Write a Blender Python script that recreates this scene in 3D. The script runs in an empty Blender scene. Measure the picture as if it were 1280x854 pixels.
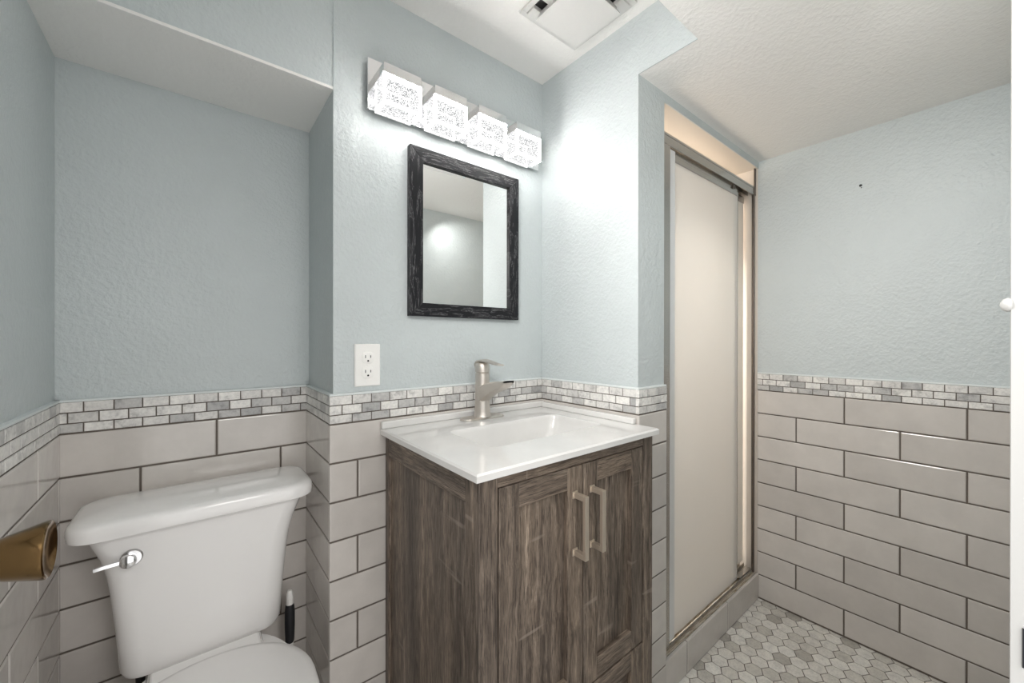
import bpy, bmesh, math, random
from mathutils import Vector, Matrix
random.seed(7)
SC = bpy.context.scene
COL = SC.collection
PI = math.pi

# ---------------------------------------------------------------- camera, world, exposure
F_PX, CY, YAW, PITCH, ROLL = 492.9, 425.34, 38.83, -0.073, 0.069
cam_d = bpy.data.cameras.new('camera')
cam = bpy.data.objects.new('camera', cam_d); COL.objects.link(cam); SC.camera = cam
cam_d.sensor_width = 36.0
cam_d.lens = F_PX * 36.0 / 1280.0
cam_d.shift_y = (CY - 427.0) / 1280.0
cam_d.clip_start = 0.02
_a, _b, _c = map(math.radians, (YAW, PITCH, ROLL))
_F = Vector((math.sin(_a) * math.cos(_b), math.cos(_a) * math.cos(_b), math.sin(_b)))
_R = Vector((math.cos(_a), -math.sin(_a), 0)); _U = _R.cross(_F)
_R2 = _R * math.cos(_c) + _U * math.sin(_c); _U2 = _U * math.cos(_c) - _R * math.sin(_c)
_m = Matrix((_R2, _U2, -_F)).transposed().to_4x4(); _m.translation = Vector((-1.0519, -1.1219, 1.1688))
cam.matrix_world = _m

W = bpy.data.worlds.new('world'); SC.world = W; W.use_nodes = True
W.node_tree.nodes['Background'].inputs[0].default_value = (1.0, 0.985, 0.97, 1)
W.node_tree.nodes['Background'].inputs[1].default_value = 0.9      # daylight in the hall behind the camera

SC.view_settings.view_transform = 'Standard'; SC.view_settings.look = 'None'
SC.view_settings.exposure = 1.0; SC.view_settings.gamma = 1.0
SC.view_settings.use_curve_mapping = False
SC.cycles.max_bounces = 14; SC.cycles.diffuse_bounces = 8; SC.cycles.glossy_bounces = 6
SC.cycles.transmission_bounces = 8; SC.cycles.sample_clamp_indirect = 8.0
SC.cycles.caustics_reflective = False; SC.cycles.caustics_refractive = False
SC.cycles.use_denoising = True

LED = 19.0          # strength of the LED strips in the vanity light
SHOWER_W = 13.0      # unseen lamp added in the shower stall
HALL_W = 4.2        # unseen fill light added in the hall behind the doorway

def add_hall_fill():  # plain area lamp added out of view, fills the room through the doorway
    d = bpy.data.lights.new('hall_fill', 'AREA'); d.shape = 'RECTANGLE'; d.size = 0.5; d.size_y = 0.5
    d.energy = HALL_W; d.color = (1, .972, .945)
    o = bpy.data.objects.new('hall_fill', d); COL.objects.link(o)
    o.location = (-.75, -2.05, 2.05); o.rotation_euler = (math.radians(38), 0, math.radians(-12))
add_hall_fill()
# added fill light out of view on the left, aimed across the room
SIDE_FILL_W = 3.1
d = bpy.data.lights.new('side_fill', 'AREA'); d.shape = 'DISK'; d.size = .28; d.spread = math.radians(125); d.energy = SIDE_FILL_W; d.color = (1, .972, .945)
o = bpy.data.objects.new('side_fill', d); COL.objects.link(o); o.location = (-.98, -.72, 1.62); o.rotation_euler = (0, math.radians(-76), 0)
d2 = bpy.data.lights.new('corner_fill', 'AREA'); d2.shape = 'DISK'; d2.size = .14; d2.energy = 0.85; d2.spread = math.radians(140); d2.color = (1, .972, .945)  # second added fill light, unseen, brightens the right wall and floor
o = bpy.data.objects.new('corner_fill', d2); COL.objects.link(o); o.location = (.11, -1.00, 1.94); o.rotation_euler = (math.radians(5), math.radians(-32), 0)

# ---------------------------------------------------------------- material helpers
class NT:
    def __init__(s, name):
        s.m = bpy.data.materials.new(name); s.m.use_nodes = True
        s.t = s.m.node_tree; s.b = s.t.nodes['Principled BSDF']; s.out = s.t.nodes['Material Output']
    def n(s, typ, **kw):
        nd = s.t.nodes.new(typ)
        for k, v in kw.items():
            if k in nd.inputs: nd.inputs[k].default_value = v
            else: setattr(nd, k, v)
        return nd
    def l(s, a, b): s.t.links.new(a, b)
    def set(s, **kw):
        for k, v in kw.items(): s.b.inputs[k.replace('_', ' ')].default_value = v
    def coord(s, scale=(1, 1, 1), kind='Object'):
        tc = s.n('ShaderNodeTexCoord'); mp = s.n('ShaderNodeMapping'); mp.inputs['Scale'].default_value = scale
        s.l(tc.outputs[kind], mp.inputs['Vector']); return mp.outputs['Vector']
    def noise(s, vec, scale, detail=4, rough=.55):
        nd = s.n('ShaderNodeTexNoise'); nd.inputs['Scale'].default_value = scale
        nd.inputs['Detail'].default_value = detail; nd.inputs['Roughness'].default_value = rough
        if vec is not None: s.l(vec, nd.inputs['Vector'])
        return nd.outputs['Fac']
    def ramp(s, fac, stops):
        r = s.n('ShaderNodeValToRGB'); e = r.color_ramp.elements
        while len(e) < len(stops): e.new(.5)
        for i, (p, c) in enumerate(stops):
            e[i].position = p; e[i].color = (*c, 1) if len(c) == 3 else c
        s.l(fac, r.inputs[0]); return r.outputs[0]
    def mix(s, fac, a, b, mode='MIX'):
        m = s.n('ShaderNodeMix', data_type='RGBA', blend_type=mode)
        for v, i in ((fac, 0), (a, 6), (b, 7)):
            if hasattr(v, 'node'): s.l(v, m.inputs[i])
            else: m.inputs[i].default_value = v if i == 0 else (*v, 1)
        return m.outputs[2]
    def math(s, op, a, b=None):
        m = s.n('ShaderNodeMath', operation=op)
        for v, i in ((a, 0), (b, 1)):
            if v is None: continue
            if hasattr(v, 'node'): s.l(v, m.inputs[i])
            else: m.inputs[i].default_value = v
        return m.outputs[0]
    def bump(s, h, strength=.3, dist=.002):
        b = s.n('ShaderNodeBump'); b.inputs['Strength'].default_value = strength; b.inputs['Distance'].default_value = dist
        s.l(h, b.inputs['Height']); s.l(b.outputs[0], s.b.inputs['Normal']); return b
    def color(s, c): s.l(c, s.b.inputs['Base Color'])

def srgb(r, g, b):
    f = lambda v: (v / 255 / 12.92) if v / 255 <= .04045 else ((v / 255 + .055) / 1.055) ** 2.4
    return (f(r), f(g), f(b))

def simple(name, col, rough=.4, metal=0., **kw):
    t = NT(name); t.set(Base_Color=(*col, 1), Roughness=rough, Metallic=metal)
    for k, v in kw.items(): t.b.inputs[k.replace('_', ' ')].default_value = v
    return t.m

def plaster(name, col, rough, strength, var=.04):
    t = NT(name); v = t.coord()
    n1 = t.noise(v, 9, 3); c = t.mix(n1, tuple(x * (1 - var) for x in col), tuple(x * (1 + var) for x in col)); t.color(c)
    a = t.noise(v, 95, 3, .5); k = t.ramp(a, [(.42, (0, 0, 0)), (.62, (1, 1, 1))])
    big = t.noise(v, 38, 4, .6); kb = t.ramp(big, [(.45, (0, 0, 0)), (.6, (1, 1, 1))])
    h = t.math('ADD', k, t.math('MULTIPLY', kb, .7))
    t.bump(h, strength, .0016); t.set(Roughness=rough); return t.m

M = {}
M['paint'] = plaster('blue_grey_wall_paint', srgb(192, 199, 200), .42, .42)
M['ceil'] = plaster('white_ceiling_paint', srgb(236, 234, 231), .6, .3, .015)
M['shower_wall'] = plaster('almond_shower_panel', srgb(208, 200, 190), .35, .03, .01)
M['white_paint'] = simple('white_trim_paint', srgb(208, 208, 206), .35)
M['grout'] = plaster('dark_grout', srgb(98, 90, 83), .85, .3, .12)
M['caulk'] = simple('pale_caulk', srgb(215, 220, 220), .5)
M['porcelain'] = simple('white_porcelain', srgb(242, 241, 240), .08, Coat_Weight=.5, Coat_Roughness=.03)
M['seat_white'] = simple('white_seat_plastic', srgb(236, 235, 234), .2)
M['plastic'] = simple('white_plastic', srgb(240, 239, 236), .3)
M['vent'] = simple('soft_white_plastic', srgb(206, 205, 202), .45)  # one even white, toned down so the vent does not wash out
M['dark'] = simple('black_slot', (.01, .01, .01), .6)
M['chrome'] = simple('polished_chrome', (.78, .78, .79), .12, 1)
M['alu'] = simple('brushed_aluminium', (.50, .485, .46), .26, 1)
M['bright_alu'] = simple('satin_bright_aluminium', (.80, .81, .82), .4, .45)
M['mirror'] = simple('mirror_silver', (.86, .87, .86), .015, 1)
M['black_rubber'] = simple('black_rubber', (.012, .013, .016), .5)
M['drawn_bronze'] = simple('dark_bronze_post', (.16, .14, .125), .32, 1)

def tile_mat():
    t = NT('glazed_grey_tile'); v = t.coord()
    g = t.n('ShaderNodeNewGeometry')
    base = t.ramp(g.outputs['Random Per Island'], [(0, srgb(194, 189, 184)), (.5, srgb(202, 197, 192)), (1, srgb(209, 204, 199))])
    cl = t.noise(v, 7, 6, .62); vein = t.ramp(cl, [(.47, (1, 1, 1)), (.5, (1.0, 1.0, 1.0)), (.53, (1, 1, 1))])
    k = t.ramp(t.noise(v, 11, 5, .6), [(.3, (.93, .93, .93)), (.7, (1.05, 1.05, 1.05))])
    t.color(t.mix(1., base, k, 'MULTIPLY'))
    t.bump(t.noise(v, 14, 2, .4), .22, .006); t.set(Roughness=.13); return t.m
M['tile'] = tile_mat()

def marble(name, stops, rough, darkveins):
    t = NT(name); v = t.coord(); g = t.n('ShaderNodeNewGeometry')
    base = t.ramp(g.outputs['Random Per Island'], stops)
    off = t.n('ShaderNodeVectorMath', operation='ADD'); cmb = t.n('ShaderNodeCombineXYZ')
    r = t.math('MULTIPLY', g.outputs['Random Per Island'], 37.)
    t.l(r, cmb.inputs[0]); t.l(r, cmb.inputs[1]); t.l(v, off.inputs[0]); t.l(cmb.outputs[0], off.inputs[1])
    n = t.noise(off.outputs[0], 34, 6, .68)
    k = t.ramp(n, [(.34, (darkveins,) * 3), (.46, (.93, .93, .93)), (.6, (1.04, 1.04, 1.03))])
    f = t.ramp(t.noise(off.outputs[0], 160, 3, .6), [(.35, (.88, .88, .88)), (.6, (1.02, 1.02, 1.02))])
    c = t.mix(1., t.mix(1., base, k, 'MULTIPLY'), f, 'MULTIPLY')
    t.color(c); t.set(Roughness=rough); return t.m
M['mosaic'] = marble('marble_mosaic', [(0, srgb(160, 160, 160)), (.07, srgb(188, 187, 186)), (.22, srgb(216, 214, 211)), (.6, srgb(228, 226, 223)), (1, srgb(238, 236, 232))], .3, .62)
M['hex'] = marble('marble_hexagon', [(0, srgb(176, 172, 165)), (.06, srgb(200, 197, 190)), (.3, srgb(220, 217, 211)), (1, srgb(234, 232, 227))], .38, .78)

def wood(name, axis):
    t = NT(name)
    s = {'X': (3.0, 70, 70), 'Y': (70, 3.0, 70), 'Z': (70, 70, 3.0)}[axis]
    s2 = {'X': (20, 520, 520), 'Y': (520, 20, 520), 'Z': (520, 520, 20)}[axis]
    oi = t.n('ShaderNodeObjectInfo'); tc = t.n('ShaderNodeTexCoord')
    ad = t.n('ShaderNodeVectorMath', operation='ADD'); cm = t.n('ShaderNodeCombineXYZ')
    r = t.math('MULTIPLY', oi.outputs['Random'], 11.)
    for i in range(3): t.l(r, cm.inputs[i])
    t.l(tc.outputs['Object'], ad.inputs[0]); t.l(cm.outputs[0], ad.inputs[1])
    def mp(sc):
        m = t.n('ShaderNodeMapping'); m.inputs['Scale'].default_value = sc; t.l(ad.outputs[0], m.inputs[0]); return m.outputs[0]
    warp = t.noise(mp((3, 3, 3)), 1.6, 3)
    vm = t.n('ShaderNodeVectorMath', operation='ADD'); cm2 = t.n('ShaderNodeCombineXYZ')
    w = t.math('MULTIPLY', warp, 3.2)
    for i in range(3): t.l(w, cm2.inputs[i])
    t.l(mp(s), vm.inputs[0]); t.l(cm2.outputs[0], vm.inputs[1])
    big = t.noise(vm.outputs[0], 1., 8, .72)
    c = t.ramp(big, [(.3, srgb(52, 44, 38)), (.43, srgb(92, 81, 72)), (.56, srgb(118, 106, 95)), (.7, srgb(152, 138, 125))])
    fine = t.ramp(t.noise(mp(s2), 1., 3, .7), [(.36, (.30, .28, .27)), (.47, (.93, .93, .93)), (.64, (1.32, 1.31, 1.29))])
    c = t.mix(1., c, fine, 'MULTIPLY')
    bs_ = {'X': (.6, 9, 9), 'Y': (9, .6, 9), 'Z': (9, 9, .6)}[axis]
    patch = t.ramp(t.noise(mp(bs_), 1.3, 2), [(.38, (.68, .675, .68)), (.5, (.98, .97, .96)), (.62, (1.2, 1.18, 1.14))])
    c = t.mix(1., c, patch, 'MULTIPLY')
    # pale saw marks running across the grain
    sx = {'X': (60, 4, 4), 'Y': (4, 60, 4), 'Z': (5, 5, 42)}[axis]
    saw = t.ramp(t.noise(mp(sx), 1., 2, .4), [(.71, (0, 0, 0)), (.76, (.4, .4, .4))])
    c = t.mix(saw, c, srgb(158, 147, 136))
    t.color(c); t.set(Roughness=.5)
    t.bump(t.noise(mp(s2), 1., 3, .7), .18, .001)
    return t.m
for ax in 'XYZ': M['wood' + ax] = wood('weathered_oak_grain_' + ax.lower(), ax)

def blackwood(name, axis):
    t = NT(name)
    s = {'X': (9, 60, 130), 'Z': (130, 60, 9)}[axis]
    v = t.coord(s); n1 = t.noise(t.coord((5, 5, 5)), 1.5, 2)
    vm = t.n('ShaderNodeVectorMath', operation='ADD'); cm2 = t.n('ShaderNodeCombineXYZ')
    w = t.math('MULTIPLY', n1, 5.)
    for i in range(3): t.l(w, cm2.inputs[i])
    t.l(v, vm.inputs[0]); t.l(cm2.outputs[0], vm.inputs[1])
    wv = t.noise(vm.outputs[0], 1., 4, .62)
    c = t.ramp(wv, [(.5, (.012, .012, .014)), (.545, (.03, .03, .033)), (.57, (.13, .13, .135)), (.595, (.02, .02, .022))])
    t.color(c); t.set(Roughness=.38, Specular_IOR_Level=.2); t.bump(wv, .35, .0015); return t.m
M['bwX'] = blackwood('black_ash_grain_x', 'X'); M['bwZ'] = blackwood('black_ash_grain_z', 'Z')

def nickel():
    t = NT('brushed_nickel'); v = t.coord((60, 60, 900)); n = t.noise(v, 1., 2)
    t.set(Metallic=1., Base_Color=(.64, .60, .555, 1)); r = t.ramp(n, [(0, (.36,) * 3), (1, (.5,) * 3)]); t.l(r, t.b.inputs['Roughness']); return t.m
M['nickel'] = nickel()
M['pull'] = simple('satin_champagne_pull', (.72, .63, .53), .4, .84)

def brass():
    t = NT('antique_brass'); t.set(Base_Color=(.21, .13, .057, 1), Metallic=1., Roughness=.17); return t.m
M['brass'] = brass()

def counter():
    t = NT('white_cultured_marble'); v = t.coord((1, 1, 1)); n = t.noise(v, 5, 5, .6)
    t.color(t.ramp(n, [(.35, srgb(214, 213, 211)), (.65, srgb(222, 221, 219))])); t.set(Roughness=.12, Coat_Weight=.3); return t.m
M['counter'] = counter()

def frosted():
    t = NT('frosted_glass'); t.t.nodes.remove(t.b)
    d = t.n('ShaderNodeBsdfDiffuse'); d.inputs[0].default_value = (*srgb(246, 243, 239), 1)
    tr = t.n('ShaderNodeBsdfTranslucent'); tr.inputs[0].default_value = (*srgb(250, 247, 242), 1)
    g = t.n('ShaderNodeBsdfGlossy'); g.inputs['Roughness'].default_value = .3
    m = t.n('ShaderNodeMixShader'); m.inputs[0].default_value = .42; t.l(d.outputs[0], m.inputs[1]); t.l(tr.outputs[0], m.inputs[2])
    f = t.n('ShaderNodeFresnel'); f.inputs[0].default_value = 1.35
    bp = t.n('ShaderNodeBump'); bp.inputs['Strength'].default_value = .15; bp.inputs['Distance'].default_value = .001
    t.l(t.noise(t.coord(), 260, 2), bp.inputs['Height']); t.l(bp.outputs[0], d.inputs['Normal']); t.l(bp.outputs[0], g.inputs['Normal'])
    m2 = t.n('ShaderNodeMixShader'); t.l(f.outputs[0], m2.inputs[0]); t.l(m.outputs[0], m2.inputs[1]); t.l(g.outputs[0], m2.inputs[2])
    t.l(m2.outputs[0], t.out.inputs[0]); return t.m
M['frosted'] = frosted()

def track_dirty():
    t = NT('stained_track_metal'); v = t.coord((14, 160, 160)); n = t.noise(v, 1.5, 4, .6)
    t.color(t.ramp(n, [(.28, (.16, .11, .06)), (.42, (.42, .34, .24)), (.55, (.66, .61, .54))])); t.set(Metallic=.5, Roughness=.45); return t.m
M['track'] = track_dirty()

def bubble_block():
    t = NT('bubbled_acrylic_block'); v = t.coord()
    vo = t.n('ShaderNodeTexVoronoi'); vo.inputs['Scale'].default_value = 330; t.l(v, vo.inputs['Vector'])
    n = t.noise(v, 260, 3, .7)
    k = t.ramp(t.math('MULTIPLY', t.math('ADD', vo.outputs['Distance'], n), .7), [(.45, (.04, .042, .044)), (.60, (.17, .174, .178)), (.75, (.65, .65, .65))])
    t.set(Base_Color=(.02, .02, .02, 1), Roughness=.3, Specular_IOR_Level=0.)
    t.l(k, t.b.inputs['Emission Color']); t.b.inputs['Emission Strength'].default_value = 1.0
    tr = t.n('ShaderNodeBsdfTransparent'); mx = t.n('ShaderNodeMixShader'); mx.inputs[0].default_value = .93
    t.l(tr.outputs[0], mx.inputs[1]); t.l(t.b.outputs[0], mx.inputs[2]); t.l(mx.outputs[0], t.out.inputs[0]); return t.m
M['bubble'] = bubble_block()

def led(nm='led_glow', LED=LED):
    t = NT(nm); t.set(Base_Color=(1, 1, 1, 1)); t.b.inputs['Emission Color'].default_value = (1, .975, .94, 1)
    t.b.inputs['Emission Strength'].default_value = LED; return t.m
M['led'] = led(); M['led_soft'] = led('led_glow_rear', 2.2)

# ---------------------------------------------------------------- mesh helpers
BASE = {}
def root_of(o):
    while o.parent: o = o.parent
    return o
def obj(name, bm, mats, parent=None, smooth=False, bevel=0., label=None, recalc=True):
    if recalc: bmesh.ops.recalc_face_normals(bm, faces=bm.faces)
    if parent is not None:
        off = root_of(parent).location
        bmesh.ops.translate(bm, verts=bm.verts, vec=-Vector(off))
    me = bpy.data.meshes.new(name); bm.to_mesh(me); bm.free()
    for m in (mats if isinstance(mats, (list, tuple)) else [mats]): me.materials.append(m)
    if smooth:
        for p in me.polygons: p.use_smooth = True
    o = bpy.data.objects.new(name, me); COL.objects.link(o)
    if parent is not None: o.parent = parent
    if bevel:
        md = o.modifiers.new('bevel', 'BEVEL'); md.width = bevel; md.segments = 2; md.limit_method = 'ANGLE'; md.angle_limit = math.radians(40)
        md.harden_normals = False
    if smooth == 'auto':
        try: me.set_sharp_from_angle(angle=math.radians(38))
        except Exception: pass
    if label: o['label'] = label
    return o
def thing(name, label, cat, loc, group=None):
    o = bpy.data.objects.new(name, None); COL.objects.link(o); o.location = loc; o.empty_display_size = .05
    o['label'] = label; o['category'] = cat
    if group: o['group'] = group
    return o
def struct(name, bm, mats, parent=None, label=None, **kw):
    o = obj(name, bm, mats, parent, **kw)
    if parent is None:
        o['kind'] = 'structure'
        if label: o['label'] = label; 
    return o
def add_box(bm, x0, y0, z0, x1, y1, z1, mi=0):
    x0, x1 = sorted((x0, x1)); y0, y1 = sorted((y0, y1)); z0, z1 = sorted((z0, z1))
    v = [bm.verts.new(p) for p in ((x0, y0, z0), (x1, y0, z0), (x1, y1, z0), (x0, y1, z0), (x0, y0, z1), (x1, y0, z1), (x1, y1, z1), (x0, y1, z1))]
    for f in ((0, 3, 2, 1), (4, 5, 6, 7), (0, 1, 5, 4), (1, 2, 6, 5), (2, 3, 7, 6), (3, 0, 4, 7)):
        bm.faces.new([v[i] for i in f]).material_index = mi
    return bm
def box(*a): return add_box(bmesh.new(), *a)
def boxes(*L):
    bm = bmesh.new()
    for b in L: add_box(bm, *b)
    return bm
def loft(bm, rings, cap0=True, cap1=True, mi=0):
    vr = [[bm.verts.new(p) for p in r] for r in rings]; n = len(vr[0])
    for a, b in zip(vr, vr[1:]):
        for i in range(n):
            bm.faces.new((a[i], a[(i + 1) % n], b[(i + 1) % n], b[i])).material_index = mi
    if cap0: bm.faces.new(vr[0][::-1]).material_index = mi
    if cap1: bm.faces.new(vr[-1]).material_index = mi
    return vr
def rrect(cx, cy, hx, hy, r, z, n=6):
    out = []; r = min(r, hx, hy)
    for k, (sx, sy) in enumerate(((1, 1), (-1, 1), (-1, -1), (1, -1))):
        for i in range(n + 1):
            a = PI / 2 * (k + i / n)
            out.append((cx + sx * (hx - r) + r * math.cos(a), cy + sy * (hy - r) + r * math.sin(a), z))
    return out
def ring_axis(c, axis, r, n=24, rx=None):
    """circle of radius r around c, normal to axis"""
    axis = Vector(axis).normalized(); u = axis.orthogonal().normalized(); v = axis.cross(u)
    return [Vector(c) + u * r * math.cos(2 * PI * i / n) + v * r * math.sin(2 * PI * i / n) for i in range(n)]
def lathe(bm, c, axis, prof, n=28, cap=True):
    """prof: list of (distance along axis, radius)"""
    axis = Vector(axis).normalized()
    loft(bm, [ring_axis(Vector(c) + axis * d, axis, max(r, 1e-4), n) for d, r in prof], cap, cap)
    return bm
def sweep(bm, path, sec, up=(0, 0, 1)):
    """path: list of points; sec(i)->list of (u,w) offsets; u along side, w along normal"""
    rings = []
    for i, p in enumerate(path):
        a = Vector(path[max(i - 1, 0)]); b = Vector(path[min(i + 1, len(path) - 1)])
        t = (b - a).normalized(); s = t.cross(Vector(up)).normalized(); w = s.cross(t)
        rings.append([Vector(p) + s * u + w * q for u, q in sec(i)])
    loft(bm, rings); return bm

# tiles laid on a plane: O origin, U right, V up, N outward; rects in plane coordinates
def add_tiles(bm, O, U, V, N, rects, thick, bev, mi=0):
    O, U, V, N = map(Vector, (O, U, V, N))
    for u0, v0, u1, v1 in rects:
        if u1 - u0 < .003 or v1 - v0 < .003: continue
        b = min(bev, (u1 - u0) / 3, (v1 - v0) / 3)
        def R(i, d): return [bm.verts.new(O + U * a + V * c + N * d) for a, c in ((u0 + i, v0 + i), (u1 - i, v0 + i), (u1 - i, v1 - i), (u0 + i, v1 - i))]
        q = [R(0, 0), R(0, thick - b * .7), R(b * .35, thick - b * .2), R(b, thick)]
        for a, c in zip(q, q[1:]):
            for i in range(4): bm.faces.new((a[i], a[(i + 1) % 4], c[(i + 1) % 4], c[i])).material_index = mi
        bm.faces.new(q[-1]).material_index = mi
def grid_rects(width, rows, joint, gap):
    """rows: list of (v0,v1,[joint positions]) -> rects"""
    out = []
    for v0, v1, js in rows:
        e = [0] + sorted(j for j in js if .012 < j < width - .012) + [width]
        for a, b in zip(e, e[1:]):
            out.append((a + (gap / 2 if a > 0 else 0), v0 + gap / 2, b - (gap / 2 if b < width else 0), v1 - gap / 2))
    return out
ZM, ZMB, ROW = 1.020, 0.9424, 0.1042
MROW, MLEN = 0.0258, 0.0525
def wainscot(wall, O, U, N, width, jodd, jeven, mj, z_low=0., thick=.011, period=.3166):
    """large tile field and mosaic band on one wall; O=(x,y) of left end seen from the room"""
    U = Vector((*U, 0)); N = Vector((*N, 0)); Oz = Vector((O[0], O[1], 0))
    rows = []; z = ZMB; k = 0
    while z > z_low + .004:
        ph = jodd if k % 2 == 0 else jeven
        js = [] if ph is None else [ph + period * i for i in range(-8, 9)]
        rows.append((max(z - ROW, z_low), z, js)); z -= ROW; k += 1
    bm = bmesh.new()
    add_tiles(bm, Oz, U, (0, 0, 1), N, [(.0012, z_low, width - .0012, ZMB)], thick - .0022, .0002, 1)
    add_tiles(bm, Oz, U, (0, 0, 1), N, grid_rects(width, rows, None, .0042), thick, .0035, 0)
    obj('large_tile_field', bm, [M['tile'], M['grout']], wall, label='glossy grey rectangular tiles with dark grout')
    bm = bmesh.new()
    add_tiles(bm, Oz, U, (0, 0, 1), N, [(.0012, ZMB, width - .0012, ZM - .002)], thick - .002, .0002, 1)
    rows = []
    for k in range(3):
        zt = ZM - .002 - k * MROW
        js = [mj + (MLEN / 2 if k == 1 else 0) + MLEN * i for i in range(-60, 60)]
        rows.append((zt - MROW if k < 2 else ZMB + .001, zt, js))
    add_tiles(bm, Oz, U, (0, 0, 1), N, grid_rects(width, rows, None, .0026), thick, .0012, 0)
    obj('mosaic_band', bm, [M['mosaic'], M['grout']], wall, label='three rows of small marble brick mosaic')
    bm = bmesh.new()
    add_tiles(bm, Oz, U, (0, 0, 1), N, [(0, ZM - .003, width, ZM + .003)], thick - .001, .004, 0)
    obj('caulk_bead', bm, M['caulk'], wall)

# ---------------------------------------------------------------- room dimensions
XL, XA, XP, XR = -1.3104, -0.7633, 0.1468, 0.9455     # left wall, niche corner, shower opening, right wall
YB, YS, YD = 0.2858, -0.4271, -0.608                  # niche back, shower wall, front of dropped ceiling
YF = -1.140                                           # front (doorway) wall
ZC, ZL, ZN, ZO = 2.1594, 1.9781, 1.840, 1.9493        # ceilings: high, low, niche soffit, shower opening
T = .09
TT = .011                                             # tile thickness

# floor with hexagon mosaic
bm = bmesh.new(); add_box(bm, XL, YF - .12, -.06, XR, YB, -.0016, 1)
P, Q = .0535, .0463; r = P / math.sqrt(3)
for j in range(-14, 18):
    y = -.525 + j * Q
    for i in range(-40, 8):
        x = .680 + P * i + (P / 2 if j % 2 else 0)
        if not (XL < x < XR + .02 and YF < y < YB - .01): continue
        if x > XP - .02 and y > YS + .018: continue
        if -.6 < x < -.05 and y > -.40: continue
        if XA < x <= 0.15 and y > -.02: continue
        rings = []
        for rr, zz in ((r - .0016, -.004), (r - .0016, -.0008), (r - .0032, 0.)):
            rings.append([bm.verts.new((x + rr * math.sin(PI / 3 * k), y + rr * math.cos(PI / 3 * k), zz)) for k in range(6)])
        for a, b in zip(rings, rings[1:]):
            for k in range(6): bm.faces.new((a[k], b[k], b[(k + 1) % 6], a[(k + 1) % 6]))
        bm.faces.new(rings[-1][::-1])
struct('floor', bm, [M['hex'], M['grout']], label='floor of pale marble hexagon tiles with dark grout')

# walls
w = struct('wall_back', box(XA, 0, 0, 0, YB + T, ZC + .08), M['paint'], label='blue grey wall behind the vanity')
wainscot(w, (XA - TT, 0), (1, 0), (0, -1), -XA + TT, None, XA * 0 + .0725, .0575)
wainscot(w, (XA, YB), (0, -1), (-1, 0), YB + TT * 0, None, None, .012)
w = struct('wall_niche', box(XL - T, YB, 0, XA, YB + T, ZN + .005), M['paint'], label='recessed blue grey wall behind the toilet')
wainscot(w, (XL, YB), (1, 0), (0, -1), XA - XL, -1.003 - XL, -1.161 - XL, -1.262 - XL)
struct('wall_above_niche', box(XL - T, .003, ZN + .005, XA, YB + T, ZC + .08), M['paint'], label='blue grey wall over the toilet recess')
w = struct('wall_left', box(XL - T, YF - .08, 0, XL, YB, ZC + .08), M['paint'], label='blue grey wall left of the toilet')
wainscot(w, (XL, YF), (0, 1), (1, 0), YB - YF, .104 - YF, -.055 - YF, .031 - YF)
w = struct('wall_side', boxes((0, YS, 0, XP, YB + T, ZL), (0, YD, ZL, .003, YB + T, ZC + .08), (.003, YS, ZL, XP, YB + T, ZC)), M['paint'], label='blue grey wall between vanity and shower')
wainscot(w, (0, 0), (0, -1), (-1, 0), -YS + .0005, None, .15, .117)
wainscot(w, (0 - TT, YS), (1, 0), (0, -1), XP + TT, None, None, .045)
struct('wall_header', box(XP, YS, ZO, XR, YS + .004, ZL), M['paint'], label='narrow blue grey strip over the shower opening')
w = struct('wall_right', box(XR, YF, 0, XR + T, YS + .003, ZL), M['paint'], label='blue grey wall right of the shower')
wainscot(w, (XR, YS), (0, -1), (-1, 0), -YF + YS, -.734 * -1 + YS, .575 + YS, .475 + YS)
DX0, DX1, DZ = -1.265, -.49, 1.93
w = struct('wall_front', boxes((XL - T, YF - .10, 0, DX0, YF, ZL), (DX1, YF - .10, 0, XR + T, YF, ZL), (DX0, YF - .10, DZ, DX1, YF, ZL)), M['paint'], label='blue grey wall with the doorway')
# ceilings
struct('ceiling', box(XL, YD, ZC, 0, 0, ZC + .08), M['ceil'], label='white ceiling with the vent over the vanity')
struct('ceiling_lowered', boxes((XL, YF - .10, ZL, .003, YD, ZC + .08), (.003, YF - .10, ZL, XR, YS, ZL + .03)), M['ceil'], label='lowered white ceiling in front of the shower')
struct('ceiling_niche', box(XL, .0006, ZN - .002, XA, YB, ZN + .005), M['ceil'], label='white soffit over the toilet recess')
# shower stall shell
struct('wall_shower', boxes((XP, YS + .004, .03, XP + .004, .36, ZO), (XR, YS + .003, .0, XR + T, .36, ZL), (XP, .33, .03, XR, .36, ZO)), M['shower_wall'], label='almond panels inside the shower stall')
struct('ceiling_shower', box(XP, YS + .004, ZO, XR, .36, ZL), M['shower_wall'], label='almond ceiling of the shower stall')
struct('floor_shower', box(XP, -.30, 0, XR, .36, .04), M['white_paint'], label='almond shower pan')

# tiled curb below the shower door
ZCB = .1137
bm = bmesh.new(); add_box(bm, XP, YS + .002, 0, XR - TT, -.30, ZCB - .003, 1); add_box(bm, XP, YS - .0055, 0, XR - TT, YS + .002, ZCB - .002, 1)
add_tiles(bm, (XP, YS + .002, 0), (1, 0, 0), (0, 0, 1), (0, -1, 0), [(.0, .002, .1415, ZCB), (.1462, .002, .4665, ZCB), (.4712, .002, XR - XP - TT, ZCB)], TT - .001, .003, 0)
add_tiles(bm, (XP, YS + .004, ZCB - .003), (1, 0, 0), (0, 1, 0), (0, 0, 1), [(0, .0, XR - XP - TT, .02)], .003, .001, 2)
struct('trim_curb', bm, [M['tile'], M['grout'], M['track']], label='grey tiled curb under the shower door')

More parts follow.
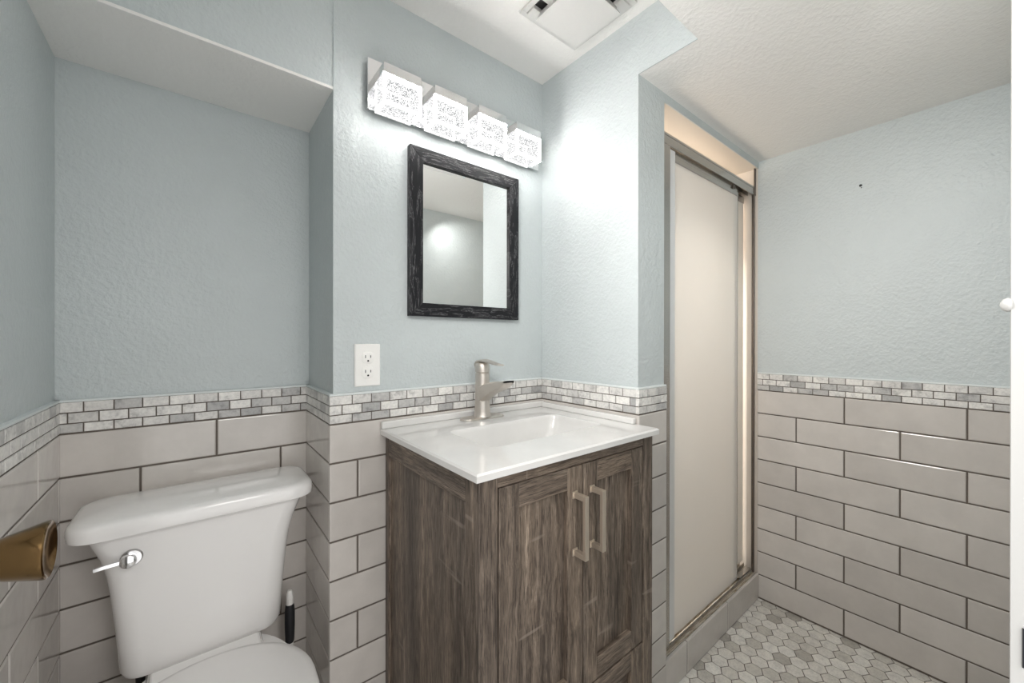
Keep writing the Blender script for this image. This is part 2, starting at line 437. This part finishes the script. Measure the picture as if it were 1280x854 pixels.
# door casing and door
cs = struct('trim_casing', boxes((DX1, YF - .105, 0, DX1 + .06, YF + .013, DZ + .06), (DX0 - .03, YF - .105, 0, DX0, YF + .013, DZ + .06), (DX0, YF - .105, DZ, DX1, YF + .013, DZ + .06)), M['white_paint'], label='white door casing around the doorway')
obj('strike_plate', box(DX1 - .0012, YF - .05, .884, DX1 + .001, YF + .0065, .918), M['black_rubber'], cs, label='small dark strike plate')
bm = bmesh.new(); lathe(bm, (DX1 + .004, YF + .0125, 1.2005), (0, 1, 0), [(0, .0062), (.003, .0062), (.0052, .0048), (.0066, .0022), (.007, .0003)], 16)
obj('door_bumper', bm, M['white_paint'], cs, smooth=True, label='small round white bumper')
bm = bmesh.new(); dx = -1.262
add_box(bm, dx, YF + .016, .012, dx + .034, -.452, DZ - .01)
door = struct('door_1', bm, M['white_paint'], label='white door standing open along the left wall')
bm = bmesh.new()
for z0, z1 in ((.2, .85), (1.05, 1.78)):
    for a in ((-1.06, z0, -.57, z0 + .012), (-1.06, z1 - .012, -.57, z1), (-1.06, z0, -1.048, z1), (-.582, z0, -.57, z1)):
        add_box(bm, dx + .0335, a[0], a[1], dx + .040, a[2], a[3])
obj('panel_moulding', bm, M['white_paint'], door, bevel=.002)
bm = bmesh.new(); kx = dx + .034
lathe(bm, (kx, -.545, .966), (1, 0, 0), [(0, .033), (.004, .033), (.008, .027), (.009, .013), (.022, .012), (.030, .0165), (.042, .0205), (.056, .0245), (.064, .0268), (.0665, .0268), (.0675, .0255), (.0665, .0235), (.0635, .019), (.062, .0001)], 40)
obj('door_knob', bm, M['brass'], door, smooth='auto', label='flared antique brass knob')

# ---------------------------------------------------------------- vanity cabinet
CX0, CX1, CYF, CZT = -.625, -.022, -.490, .898
van = thing('vanity_cabinet', 'weathered brown oak vanity cabinet with two panelled doors beneath the white sink top', 'cabinet', ((CX0 + CX1) / 2, -.25, 0))
D = .020; ST = .046; RB = .0
obj('carcass', boxes((CX0 + .014, -.46, .09, CX1 - .014, -.0135, CZT - .2), (CX0 + .014, -.46, CZT - .2, CX0 + .03, -.0135, CZT), (CX1 - .03, -.46, CZT - .2, CX1 - .014, -.0135, CZT)), M['woodZ'], van)
# front face frame
obj('face_stile', box(CX0, CYF, 0, CX0 + ST, CYF + D, CZT), M['woodZ'], van, bevel=.0015)
obj('face_stile', box(CX1 - ST, CYF, 0, CX1, CYF + D, CZT), M['woodZ'], van, bevel=.0015)
obj('top_rail', box(CX0 + ST + .0005, CYF + .001, .871, CX1 - ST - .0005, CYF + D, CZT), M['woodX'], van, bevel=.001)
obj('bottom_rail', box(CX0 + ST, CYF + .001, .06, CX1 - ST, CYF + D, .10), M['woodX'], van, bevel=.001)
# left side: frame with recessed panel
xs0, xs1 = CX0, CX0 + .014
obj('side_stile', box(xs0, CYF + D + .0004, 0, xs1, CYF + .05, CZT), M['woodZ'], van, bevel=.0015)
obj('side_stile', box(xs0, -.036, 0, xs1, -.0135, CZT), M['woodZ'], van, bevel=.0015)
obj('side_rail', box(xs0 + .0005, CYF + .05, .838, xs1, -.036, CZT), M['woodY'], van, bevel=.001)
obj('side_rail', box(xs0 + .0005, CYF + .05, .06, xs1, -.036, .12), M['woodY'], van, bevel=.001)
obj('side_panel', box(xs0 + .008, CYF + .05, .12, xs1, -.036, .838), M['woodZ'], van)
obj('side_panel', box(CX1 - .012, CYF + D, 0, CX1, -.0135, CZT), M['woodZ'], van)
XM = -.3215
def shaker(x0, x1, z0, z1, name, st, rail, horiz=False):
    yf, yb = CYF + .0005, CYF + .019
    o = obj(name, box(x0 + st - .002, yf + .0125, z0 + rail - .002, x1 - st + .002, yb - .001, z1 - rail + .002), M['woodX'] if horiz else M['woodZ'], van)
    for a, b in ((x0, x0 + st), (x1 - st, x1)): obj(name + '_stile', box(a, yf, z0, b, yb, z1), M['woodZ'], o, bevel=.0014)
    for a, b in ((z0, z0 + rail), (z1 - rail, z1)): obj(name + '_rail', box(x0 + st + .0003, yf + .0004, a, x1 - st - .0003, yb, b), M['woodX'], o, bevel=.0012)
    return o
G = .0036
d1 = shaker(CX0 + ST + G, XM - G / 2, .322, .869, 'door', .0525, .052)
d2 = shaker(XM + G / 2, CX1 - ST - G, .322, .869, 'door', .0525, .052)
shaker(CX0 + ST + G, CX1 - ST - G, .104, .317, 'drawer', .0525, .05, True)
for dr, hx in ((d1, -.3525), (d2, -.2905)):
    bm = bmesh.new()
    add_box(bm, hx - .006, -.5285, .662, hx + .006, -.5195, .809)
    for z in (.668, .803): add_box(bm, hx - .006, -.520, z - .006, hx + .006, CYF - .001, z + .006); 
    for z in (.668, .803): add_box(bm, hx - .0085, CYF - .0025, z - .0085, hx + .0085, CYF + .0008, z + .0085)
    obj('handle', bm, M['pull'], dr, bevel=.0008, label='square satin bar pull')

# sink top with basin
TX0, TX1, TY0, TY1, TZ, TH = -.6405, -.0135, -.506, -.0125, .915, .0165
top = thing('bathroom_sink', 'white moulded sink top with rectangular basin lying on the oak cabinet', 'sink', ((TX0 + TX1) / 2, -.26, TZ - TH))
bcx, bcy, bhx, bhy = -.302, -.267, .208, .108
bm = bmesh.new(); n = 6
inner = rrect(bcx, bcy, bhx, bhy, .028, TZ, n)
outer = [(TX1, TY1), (TX0, TY1), (TX0, TY0), (TX1, TY0)]
vt = [bm.verts.new(p) for p in inner]; vb = [bm.verts.new((p[0], p[1], TZ - TH)) for p in inner]
e = .004
ot = [bm.verts.new((x - math.copysign(e, x - bcx), y - math.copysign(e, y - bcy), TZ)) for x, y in outer]
om = [bm.verts.new((x, y, TZ - e)) for x, y in outer]
ob = [bm.verts.new((x, y, TZ - TH)) for x, y in outer]
m_ = n + 1
for k in range(4):
    for i in range(n):
        bm.faces.new((ot[k], vt[k * m_ + i + 1], vt[k * m_ + i])); bm.faces.new((ob[k], vb[k * m_ + i], vb[k * m_ + i + 1]))
    k2 = (k + 1) % 4; a = k * m_ + n; b = k2 * m_
    bm.faces.new((ot[k], ot[k2], vt[b], vt[a])); bm.faces.new((ob[k], vb[a], vb[b], ob[k2]))
    bm.faces.new((ot[k], om[k], om[k2], ot[k2])); bm.faces.new((om[k], ob[k], ob[k2], om[k2]))
obj('top_slab', bm, M['counter'], top)
bm = bmesh.new()
R_ = [rrect(bcx, bcy, bhx, bhy, .028, TZ, n), rrect(bcx, bcy, bhx - .0025, bhy - .0025, .027, TZ - .004, n), rrect(bcx, bcy, bhx - .004, bhy - .004, .026, TZ - .014, n),
      rrect(bcx - .004, bcy, bhx - .022, bhy - .012, .026, TZ - .055, n), rrect(bcx - .012, bcy, bhx - .055, bhy - .022, .03, TZ - .105, n), rrect(bcx - .012, bcy, bhx - .075, bhy - .04, .035, TZ - .118, n), rrect(bcx - .012, bcy, .02, .02, .02, TZ - .122, n)]
loft(bm, R_, False, True); 
R2_ = [[(x + (.006 if x > bcx else -.006), y + (.006 if y > bcy else -.006), z - .006) for x, y, z in r] for r in R_[1:]]
bs = obj('basin', bm, M['counter'], top, smooth='auto', recalc=True)
md = bs.modifiers.new('shell', 'SOLIDIFY'); md.thickness = .006; md.offset = -1
bm = bmesh.new(); lathe(bm, (bcx - .012, bcy, TZ - .1225), (0, 0, 1), [(0, .021), (.002, .021), (.0025, .016), (.001, .014), (.001, .001)], 24)
obj('drain', bm, M['chrome'], top, smooth='auto')
obj('backsplash_lip', box(TX0, -.0125 - .0165, TZ - .0002, TX1, -.0125, TZ + .0205), M['counter'], top, bevel=.004)
obj('backsplash_lip', box(TX1 - .017, TY0 + .075, TZ - .0002, TX1, -.0296, TZ + .0185), M['counter'], top, bevel=.004)

# faucet
fx, fy, fz = -.325, -.066, TZ
fau = thing('faucet', 'brushed nickel single lever faucet standing on the white sink top', 'faucet', (fx, fy, fz))
bm = bmesh.new()
loft(bm, [rrect(fx, fy, .080, .028, .028, fz + .0002, 10), rrect(fx, fy, .080, .028, .028, fz + .003, 10), rrect(fx, fy, .076, .024, .024, fz + .0065, 10), rrect(fx, fy, .03, .02, .02, fz + .0075, 10)])
obj('base_plate', bm, M['nickel'], fau, smooth='auto')
bm = bmesh.new(); lathe(bm, (fx, fy, fz + .006), (0, 0, 1), [(0, .0285), (.006, .0265), (.02, .0248), (.06, .0235), (.10, .023), (.139, .0228), (.1405, .021)], 36)
obj('body', bm, M['nickel'], fau, smooth='auto')
bm = bmesh.new(); lathe(bm, (fx, fy, fz + .1465), (0, 0, 1), [(0, .0205), (.002, .021), (.0035, .0236), (.008, .0238), (.022, .0236), (.030, .0215), (.0345, .0165), (.036, .008), (.0362, .001)], 36)
head = obj('lever_head', bm, M['nickel'], fau, smooth='auto')
# lever blade: rises from the back of the head and runs forward
path = [(fx, fy + .026, fz + .160), (fx, fy + .022, fz + .174), (fx, fy + .008, fz + .184), (fx, fy - .012, fz + .187), (fx, fy - .040, fz + .1835), (fx, fy - .070, fz + .1785), (fx, fy - .098, fz + .176), (fx, fy - .104, fz + .1755)]
wd = [.012, .018, .0225, .0225, .019, .0165, .0145, .010]
th = [.004, .005, .005, .0045, .0035, .003, .0025, .0018]
def sec_l(i):
    a, t = wd[i], th[i]
    return [(a, 0), (a * .7, t * .7), (0, t), (-a * .7, t * .7), (-a, 0), (-a * .7, -t * .7), (0, -t), (a * .7, -t * .7)]
bm = bmesh.new(); sweep(bm, path, sec_l); obj('lever', bm, M['nickel'], head, smooth=True)
# spout: broad channel arching forward
bm = bmesh.new()
prof = [(.000, .1015, .046), (.020, .1085, .056), (.040, .1150, .070), (.065, .1215, .084), (.090, .1260, .094), (.112, .1285, .101), (.130, .1300, .112), (.140, .1300, .1255)]
rings = []
for d, zt, zb in prof:
    y = fy - d; hw = .0205 if d < .1 else .0205 - (d - .1) * .06
    rings.append([(fx - hw, y, fz + zt - .004), (fx - hw + .004, y, fz + zt), (fx, y, fz + zt - (.001 if d < .05 else .0025)), (fx + hw - .004, y, fz + zt), (fx + hw, y, fz + zt - .004),
                  (fx + hw, y, fz + zb + .006), (fx + hw * .6, y, fz + zb + .001), (fx, y, fz + zb), (fx - hw * .6, y, fz + zb + .001), (fx - hw, y, fz + zb + .006)])
loft(bm, rings); obj('spout', bm, M['nickel'], fau, smooth='auto')

# ---------------------------------------------------------------- mirror
MX0, MX1, MZ0, MZ1 = -.5545, -.1355, 1.240, 1.7505
mir = thing('wall_mirror', 'rectangular mirror in a black grained wood frame hanging under the light bar', 'mirror', ((MX0 + MX1) / 2, 0, MZ0))
fw, yf = .0425, -.022
def frame_piece(pts, mat):
    bm = bmesh.new()
    f = [bm.verts.new((x, yf, z)) for x, z in pts]; b = [bm.verts.new((x, -.001, z)) for x, z in pts]
    bm.faces.new(f); bm.faces.new(b[::-1])
    for i in range(4): bm.faces.new((f[i], b[i], b[(i + 1) % 4], f[(i + 1) % 4]))
    obj('frame_rail', bm, mat, mir, bevel=.0015)
a0, a1, b0, b1 = MX0 + fw, MX1 - fw, MZ0 + fw * .95, MZ1 - fw
frame_piece([(MX0, MZ0), (MX0, MZ1), (a0, b1), (a0, b0)], M['bwZ'])
frame_piece([(MX1, MZ0), (MX1, MZ1), (a1, b1), (a1, b0)], M['bwZ'])
frame_piece([(MX0, MZ1), (MX1, MZ1), (a1, b1), (a0, b1)], M['bwX'])
frame_piece([(MX0, MZ0), (MX1, MZ0), (a1, b0), (a0, b0)], M['bwX'])
obj('mirror_glass', box(a0 - .005, -.013, b0 - .005, a1 + .005, -.008, b1 + .005), M['mirror'], mir, label='silvered glass')

# ---------------------------------------------------------------- vanity light
vl = thing('vanity_light', 'chrome light bar with four glowing bubbled cubes on the wall over the mirror', 'wall light', (-.36, 0, 1.805))
obj('back_plate', boxes((-.681, -.026, 1.806, -.042, -.022, 1.948), (-.672, -.022, 1.814, -.051, -.001, 1.940)), M['chrome'], vl, bevel=.0012)
for bx in (-.664, -.5145, -.3615, -.2095):
    x0, x1, y0, y1, z0, z1 = bx, bx + .1085, -.100, -.0265, 1.797, 1.876
    blk = obj('light_cube', box(x0 + .002, y0 + .002, z0 + .002, x1 - .002, y1, z1), M['bubble'], vl, label='bubbled acrylic cube lit from within')
    obj('cube_cap', boxes((x0, y0, z1, x1, y1, 1.9025)), M['chrome'], blk, bevel=.001, label='flat chrome cap')
    bm = bmesh.new(); s = .0062
    for xx in (x0, x1 - s): add_box(bm, xx, y0, z0, xx + s, y0 + s, z1 - .001)
    add_box(bm, x0, y0, z1 - s - .004, x1, y0 + s, z1 - .001); add_box(bm, x0, y0, z0, x1, y0 + s, z0 + s)
    for xx in (x0, x1 - s): add_box(bm, xx, y0, z0, xx + s, y0 + .045, z0 + s)
    obj('light_strip', bm, M['led'], blk, label='glowing white edge')
    bm = bmesh.new(); s = .005
    for xx in (x0 + .003, x1 - s - .003): add_box(bm, xx, y1 - s - .001, z0 + .003, xx + s, y1 - .001, z1 - .002)
    for zz in (z0 + .003, z1 - s - .002): add_box(bm, x0 + .003, y1 - s - .001, zz, x1 - .003, y1 - .001, zz + s)
    obj('rear_light_strip', bm, M['led_soft'], blk)

# ---------------------------------------------------------------- outlet
ox, oz = -.673, 1.097
out = thing('wall_outlet', 'white duplex outlet on the wall left of the faucet', 'outlet', (ox, 0, oz))
bm = bmesh.new()
def xz(ring, f): return [(x, f, z) for x, z, _ in ring]
loft(bm, [xz(rrect(ox, oz, .036, .0595, .003, 0, 3), -.0005), xz(rrect(ox, oz, .036, .0595, .003, 0, 3), -.003), xz(rrect(ox, oz, .0335, .057, .003, 0, 3), -.006)])
obj('cover_plate', bm, M['plastic'], out, smooth='auto')
for s in (1, -1):
    z = oz + s * .0205; bm = bmesh.new()
    loft(bm, [xz(rrect(ox, z, .0172, .0165, .0125, 0, 8), -.005), xz(rrect(ox, z, .0172, .0165, .0125, 0, 8), -.0076), xz(rrect(ox, z, .0162, .0155, .0118, 0, 8), -.0083)])
    rc = obj('receptacle', bm, M['plastic'], out, smooth='auto')
    obj('slot', boxes((ox - .0082, -.0085, z - .001, ox - .0062, -.008, z + .0075), (ox + .0062, -.0085, z - .0002, ox + .0082, -.008, z + .0067)), M['dark'], rc)
    bm = bmesh.new(); lathe(bm, (ox, -.008, z - .0085), (0, -1, 0), [(0, .0027), (.0005, .0027)], 14); obj('ground_hole', bm, M['dark'], rc)
bm = bmesh.new(); lathe(bm, (ox, -.0055, oz), (0, -1, 0), [(0, .0028), (.001, .0026), (.0014, .0012)], 14); obj('screw', bm, M['plastic'], out, smooth='auto')

# ---------------------------------------------------------------- ceiling vent
vx, vy = -.1675, -.331
ven = thing('ceiling_vent', 'square white exhaust vent in the high ceiling over the vanity', 'vent', (vx, vy, ZC))
bm = bmesh.new(); ho, hi = .1225, .106
for a in ((vx - ho, vy - ho, vx + ho, vy - hi), (vx - ho, vy + hi, vx + ho, vy + ho), (vx - ho, vy - hi, vx - hi, vy + hi), (vx + hi, vy - hi, vx + ho, vy + hi)):
    add_box(bm, a[0], a[1], ZC - .007, a[2], a[3], ZC - .0003)
obj('frame', bm, M['vent'], ven, bevel=.001)
obj('duct_opening', box(vx - hi, vy - hi, ZC - .002, vx + hi, vy + hi, ZC - .0004), M['dark'], ven)
bm = bmesh.new(); hp = .088
loft(bm, [rrect(vx, vy, hp, hp, .004, ZC - .034, 3), rrect(vx, vy, hp, hp, .004, ZC - .031, 3), rrect(vx, vy, hp - .003, hp - .003, .004, ZC - .028, 3), rrect(vx, vy, hp - .008, hp - .008, .004, ZC - .010, 3)])
obj('cover_panel', bm, M['vent'], ven, smooth='auto')
for q in ((vx - hi, vy + .02, vx - hi + .03, vy + .04), (vx - .04, vy - hi, vx - .02, vy - hi + .03), (vx - hi, vy + .075, vx - .06, vy + hi), (vx + .07, vy - hi, vx + hi, vy - .07), (vx + .06, vy + .06, vx + hi, vy + hi)):
    obj('bracket', box(q[0], q[1], ZC - .013, q[2], q[3], ZC - .002), M['vent'], ven)

# ---------------------------------------------------------------- toilet
tx = -1.026; tyb = YB - .018
toi = thing('toilet', 'white two piece toilet with closed lid standing in the tiled recess', 'toilet', (tx, .0, 0))
bm = bmesh.new(); rings = []
for z, hx, yfr in ((.398, .142, .112), (.402, .155, .100), (.416, .160, .095), (.47, .163, .093), (.54, .1685, .090), (.60, .174, .087), (.645, .180, .085), (.685, .190, .082), (.715, .202, .080), (.745, .214, .078)):
    cy = (yfr + tyb) / 2; rings.append(rrect(tx, cy, hx, (tyb - yfr) / 2, .045, z, 8))
loft(bm, rings); tank = obj('tank', bm, M['porcelain'], toi, smooth='auto')
bm = bmesh.new(); rings = []
ly0, ly1 = .058, YB - .013
for z, i in ((.742, .005), (.744, .001), (.756, -.0005), (.768, .0), (.774, .0025), (.7785, .008), (.781, .016), (.785, .04), (.788, .07), (.789, .09)):
    rings.append(rrect(tx - .002, (ly0 + ly1) / 2, .2355 - i, (ly1 - ly0) / 2 - i, max(.052 - i * .3, .02), z, 8))
loft(bm, rings); obj('tank_lid', bm, M['porcelain'], toi, smooth='auto')
# flush lever
bm = bmesh.new(); lathe(bm, (-1.160, .083, .687), (0, -1, 0), [(-.004, .019), (.003, .019), (.006, .0165), (.0062, .001)], 28)
lv = obj('flush_lever', bm, M['chrome'], toi, smooth='auto', label='chrome flush lever on the left of the tank')
bm = bmesh.new(); lathe(bm, (-1.165, .078, .685), (0, -1, 0), [(0, .0135), (.010, .0145), (.013, .013), (.015, .008), (.0155, .001)], 24)
path = [(-1.171, .070, .686), (-1.185, .068, .6868), (-1.20, .067, .6864), (-1.217, .066, .685)]
sweep(bm, path, lambda i: [(a, b) for a, b in ((.003, .0034), (-.003, .0034), (-.003, -.0034), (.003, -.0034))])
obj('lever_arm', bm, M['chrome'], lv, smooth='auto')
# bowl
bm = bmesh.new(); rings = []
def egg(cx, cy, hx, yb, yf, z, n=44, p=2.3):
    out = []
    for i in range(n):
        a = 2 * PI * i / n; c, s = math.cos(a), math.sin(a)
        x = hx * math.copysign(abs(c) ** (2 / p), c); ln = (yb - cy) if s > 0 else (cy - yf)
        out.append((cx + x, cy + ln * math.copysign(abs(s) ** (2 / p), s), z))
    return out
for z, hx, yb_, yf_ in ((.0003, .112, .16, -.30), (.02, .113, .16, -.30), (.06, .105, .155, -.285), (.15, .11, .15, -.30), (.22, .130, .15, -.34), (.29, .158, .15, -.385), (.345, .178, .16, -.41), (.372, .183, .165, -.415), (.384, .178, .16, -.41)):
    rings.append(egg(tx, -.10, hx, yb_, yf_, z))
loft(bm, rings); bowl = obj('bowl', bm, M['porcelain'], toi, smooth='auto')
obj('tank_shelf', boxes((tx - .115, .06, .35, tx + .115, .262, .3985)), M['porcelain'], toi, bevel=.018)
bm = bmesh.new(); loft(bm, [egg(tx, -.13, h, .045 - (.188 - h), -.425 + (.188 - h), z, p=2.15) for z, h in ((.385, .182), (.388, .187), (.399, .188), (.402, .184))])
obj('seat', bm, M['seat_white'], toi, smooth='auto')
bm = bmesh.new(); loft(bm, [egg(tx, -.13, h, .050 - (.190 - h), -.43 + (.190 - h), z, p=2.15) for z, h in ((.404, .184), (.406, .189), (.416, .190), (.421, .186), (.4245, .172), (.4265, .13), (.427, .05))])
obj('seat_lid', bm, M['seat_white'], toi, smooth='auto')
obj('seat_hinge', box(tx - .105, .022, .3855, tx + .105, .078, .4185), M['seat_white'], toi, bevel=.006)
# tank bolt under the tank
bm = bmesh.new(); lathe(bm, (tx - .125, .15, .352), (0, 0, 1), [(0, .009), (.046, .009)], 12); obj('tank_bolt', bm, M['dark'], toi)

# toilet brush
bxx, byy = -.833, .195
br = thing('toilet_brush', 'white toilet brush with black grip standing in the corner right of the toilet', 'toilet brush', (bxx, byy, 0))
bm = bmesh.new(); lathe(bm, (bxx, byy, .0005), (0, 0, 1), [(0, .042), (.004, .045), (.10, .04), (.118, .036), (.12, .03), (.118, .01)], 28); obj('holder', bm, M['plastic'], br, smooth='auto')
bm = bmesh.new(); lathe(bm, (bxx, byy, .05), (0, 0, 1), [(0, .008), (.20, .0085), (.225, .0105), (.232, .0105)], 20); obj('shaft', bm, M['plastic'], br, smooth='auto')
bm = bmesh.new(); lathe(bm, (bxx, byy, .276), (0, 0, 1), [(0, .0105), (.004, .012), (.05, .0135), (.09, .0135), (.108, .0115), (.112, .010)], 24); obj('grip', bm, M['black_rubber'], br, smooth='auto', label='black rubber grip')
bm = bmesh.new(); lathe(bm, (bxx, byy, .386), (0, 0, 1), [(0, .0098), (.018, .0098), (.034, .009), (.042, .006), (.044, .001)], 20); obj('handle_tip', bm, M['plastic'], br, smooth='auto')

# ---------------------------------------------------------------- shower door
sd = thing('shower_door', 'sliding frosted glass shower door in an aluminium frame on the tiled curb', 'shower door', ((XP + XR) / 2, -.39, ZCB))
xr_ = XR - .013
obj('top_track', boxes((XP + .0045, -.414, 1.829, xr_ + .01, -.410, 1.866), (XP + .0045, -.410, 1.862, xr_ + .01, -.355, 1.866), (XP + .0045, -.355, 1.829, xr_ + .01, -.351, 1.866), (XP + .0045, -.4155, 1.827, xr_ + .01, -.414, 1.8325), (XP + .0045, -.4150, 1.858, xr_ + .01, -.414, 1.866), (XP + .0045, -.384, 1.835, xr_ + .01, -.382, 1.862)), M['alu'], sd, bevel=.0006)
bt = obj('bottom_track', box(XP + .0045, -.414, ZCB + .0004, xr_, -.352, ZCB + .004), M['track'], sd, label='stained metal sill track')
for y0, y1, h, mt in ((-.414, -.411, .016, 'alu'), (-.398, -.3955, .012, 'track'), (-.386, -.3835, .017, 'alu'), (-.374, -.3715, .021, 'track'), (-.357, -.353, .030, 'alu')):
    obj('track_rail', box(XP + .059 if h > .016 or y0 > -.41 else XP + .0045, y0, ZCB + .004, xr_ - .001, y1, ZCB + h), M[mt], bt)
obj('side_jamb', box(XP + .0045, -.4155, ZCB + .0168, XP + .0585, -.352, 1.8265), M['alu'], sd, bevel=.001)
obj('side_jamb', boxes((xr_ - .013, -.417, ZCB + .0004, xr_, -.408, 1.8265), (xr_ - .004, -.4175, 1.8265, xr_ + .0115, -.413, ZO - .001)), M['drawn_bronze'], sd, bevel=.001, label='dark metal jamb along the right wall')
# outer sliding panel (left, nearer the room)
px0, px1, py = .176, .775, -.402
pn = obj('sliding_panel', box(px0 + .072, py - .0025, ZCB + .021, px1, py + .0025, 1.795), M['frosted'], sd, label='wide frosted panel on the left')
obj('panel_stile', boxes((px0 + .0345, py - .008, ZCB + .0205, px0 + .072, py + .006, 1.822)), M['bright_alu'], pn, bevel=.0015)
obj('panel_rail', boxes((px0 + .064, py - .006, 1.788, px1, py + .006, 1.806), (px0 + .064, py - .002, 1.806, px1, py + .006, 1.826)), M['alu'], pn, bevel=.001)
obj('panel_edge', box(px1, py - .003, ZCB + .021, px1 + .004, py + .003, 1.80), M['alu'], pn)
bm = bmesh.new(); lathe(bm, (px1 - .045, py - .006, 1.817), (0, -1, 0), [(0, .009), (.003, .009), (.004, .004), (.005, .004)], 16)
obj('roller', bm, M['drawn_bronze'], pn, smooth='auto')
# inner panel (right)
qx0, qx1, qy = .735, xr_ - .001, -.366
pn2 = obj('sliding_panel', box(qx0, qy - .0025, ZCB + .0328, qx1 - .0, qy + .0025, 1.80), M['frosted'], sd, label='narrow frosted panel on the right behind the other')
obj('panel_rail', box(qx0, qy - .006, 1.80, qx1, qy + .006, 1.83), M['alu'], pn2, bevel=.001)
obj('guide_block', box(.795, -.4105, ZCB + .0172, .915, -.389, ZCB + .0205), M['alu'], sd, bevel=.002)

# unseen lamp without a fixture, added to light the frosted glass from behind
ld = bpy.data.lights.new('shower_added_lamp', 'AREA'); ld.shape = 'DISK'; ld.size = .09; ld.energy = SHOWER_W; ld.spread = math.radians(125); ld.color = (1, .975, .94)
lo = bpy.data.objects.new('shower_added_lamp', ld); COL.objects.link(lo); lo.location = (.47, .13, ZO - .012)

# small wall anchor left in the right wall
an = thing('wall_anchor', 'small dark screw anchor left in the plain wall right of the shower', 'wall anchor', (XR, -.78, 1.764))
bm = bmesh.new(); lathe(bm, (XR, -.78, 1.764), (-1, 0, 0), [(.0002, .0048), (.0015, .0045), (.002, .002)], 14); obj('anchor_plug', bm, M['black_rubber'], an)
bm = bmesh.new(); lathe(bm, (XR, -.782, 1.755), (-1, 0, 0), [(.0002, .002), (.0012, .0018)], 10); obj('chipped_paint', bm, M['black_rubber'], an)
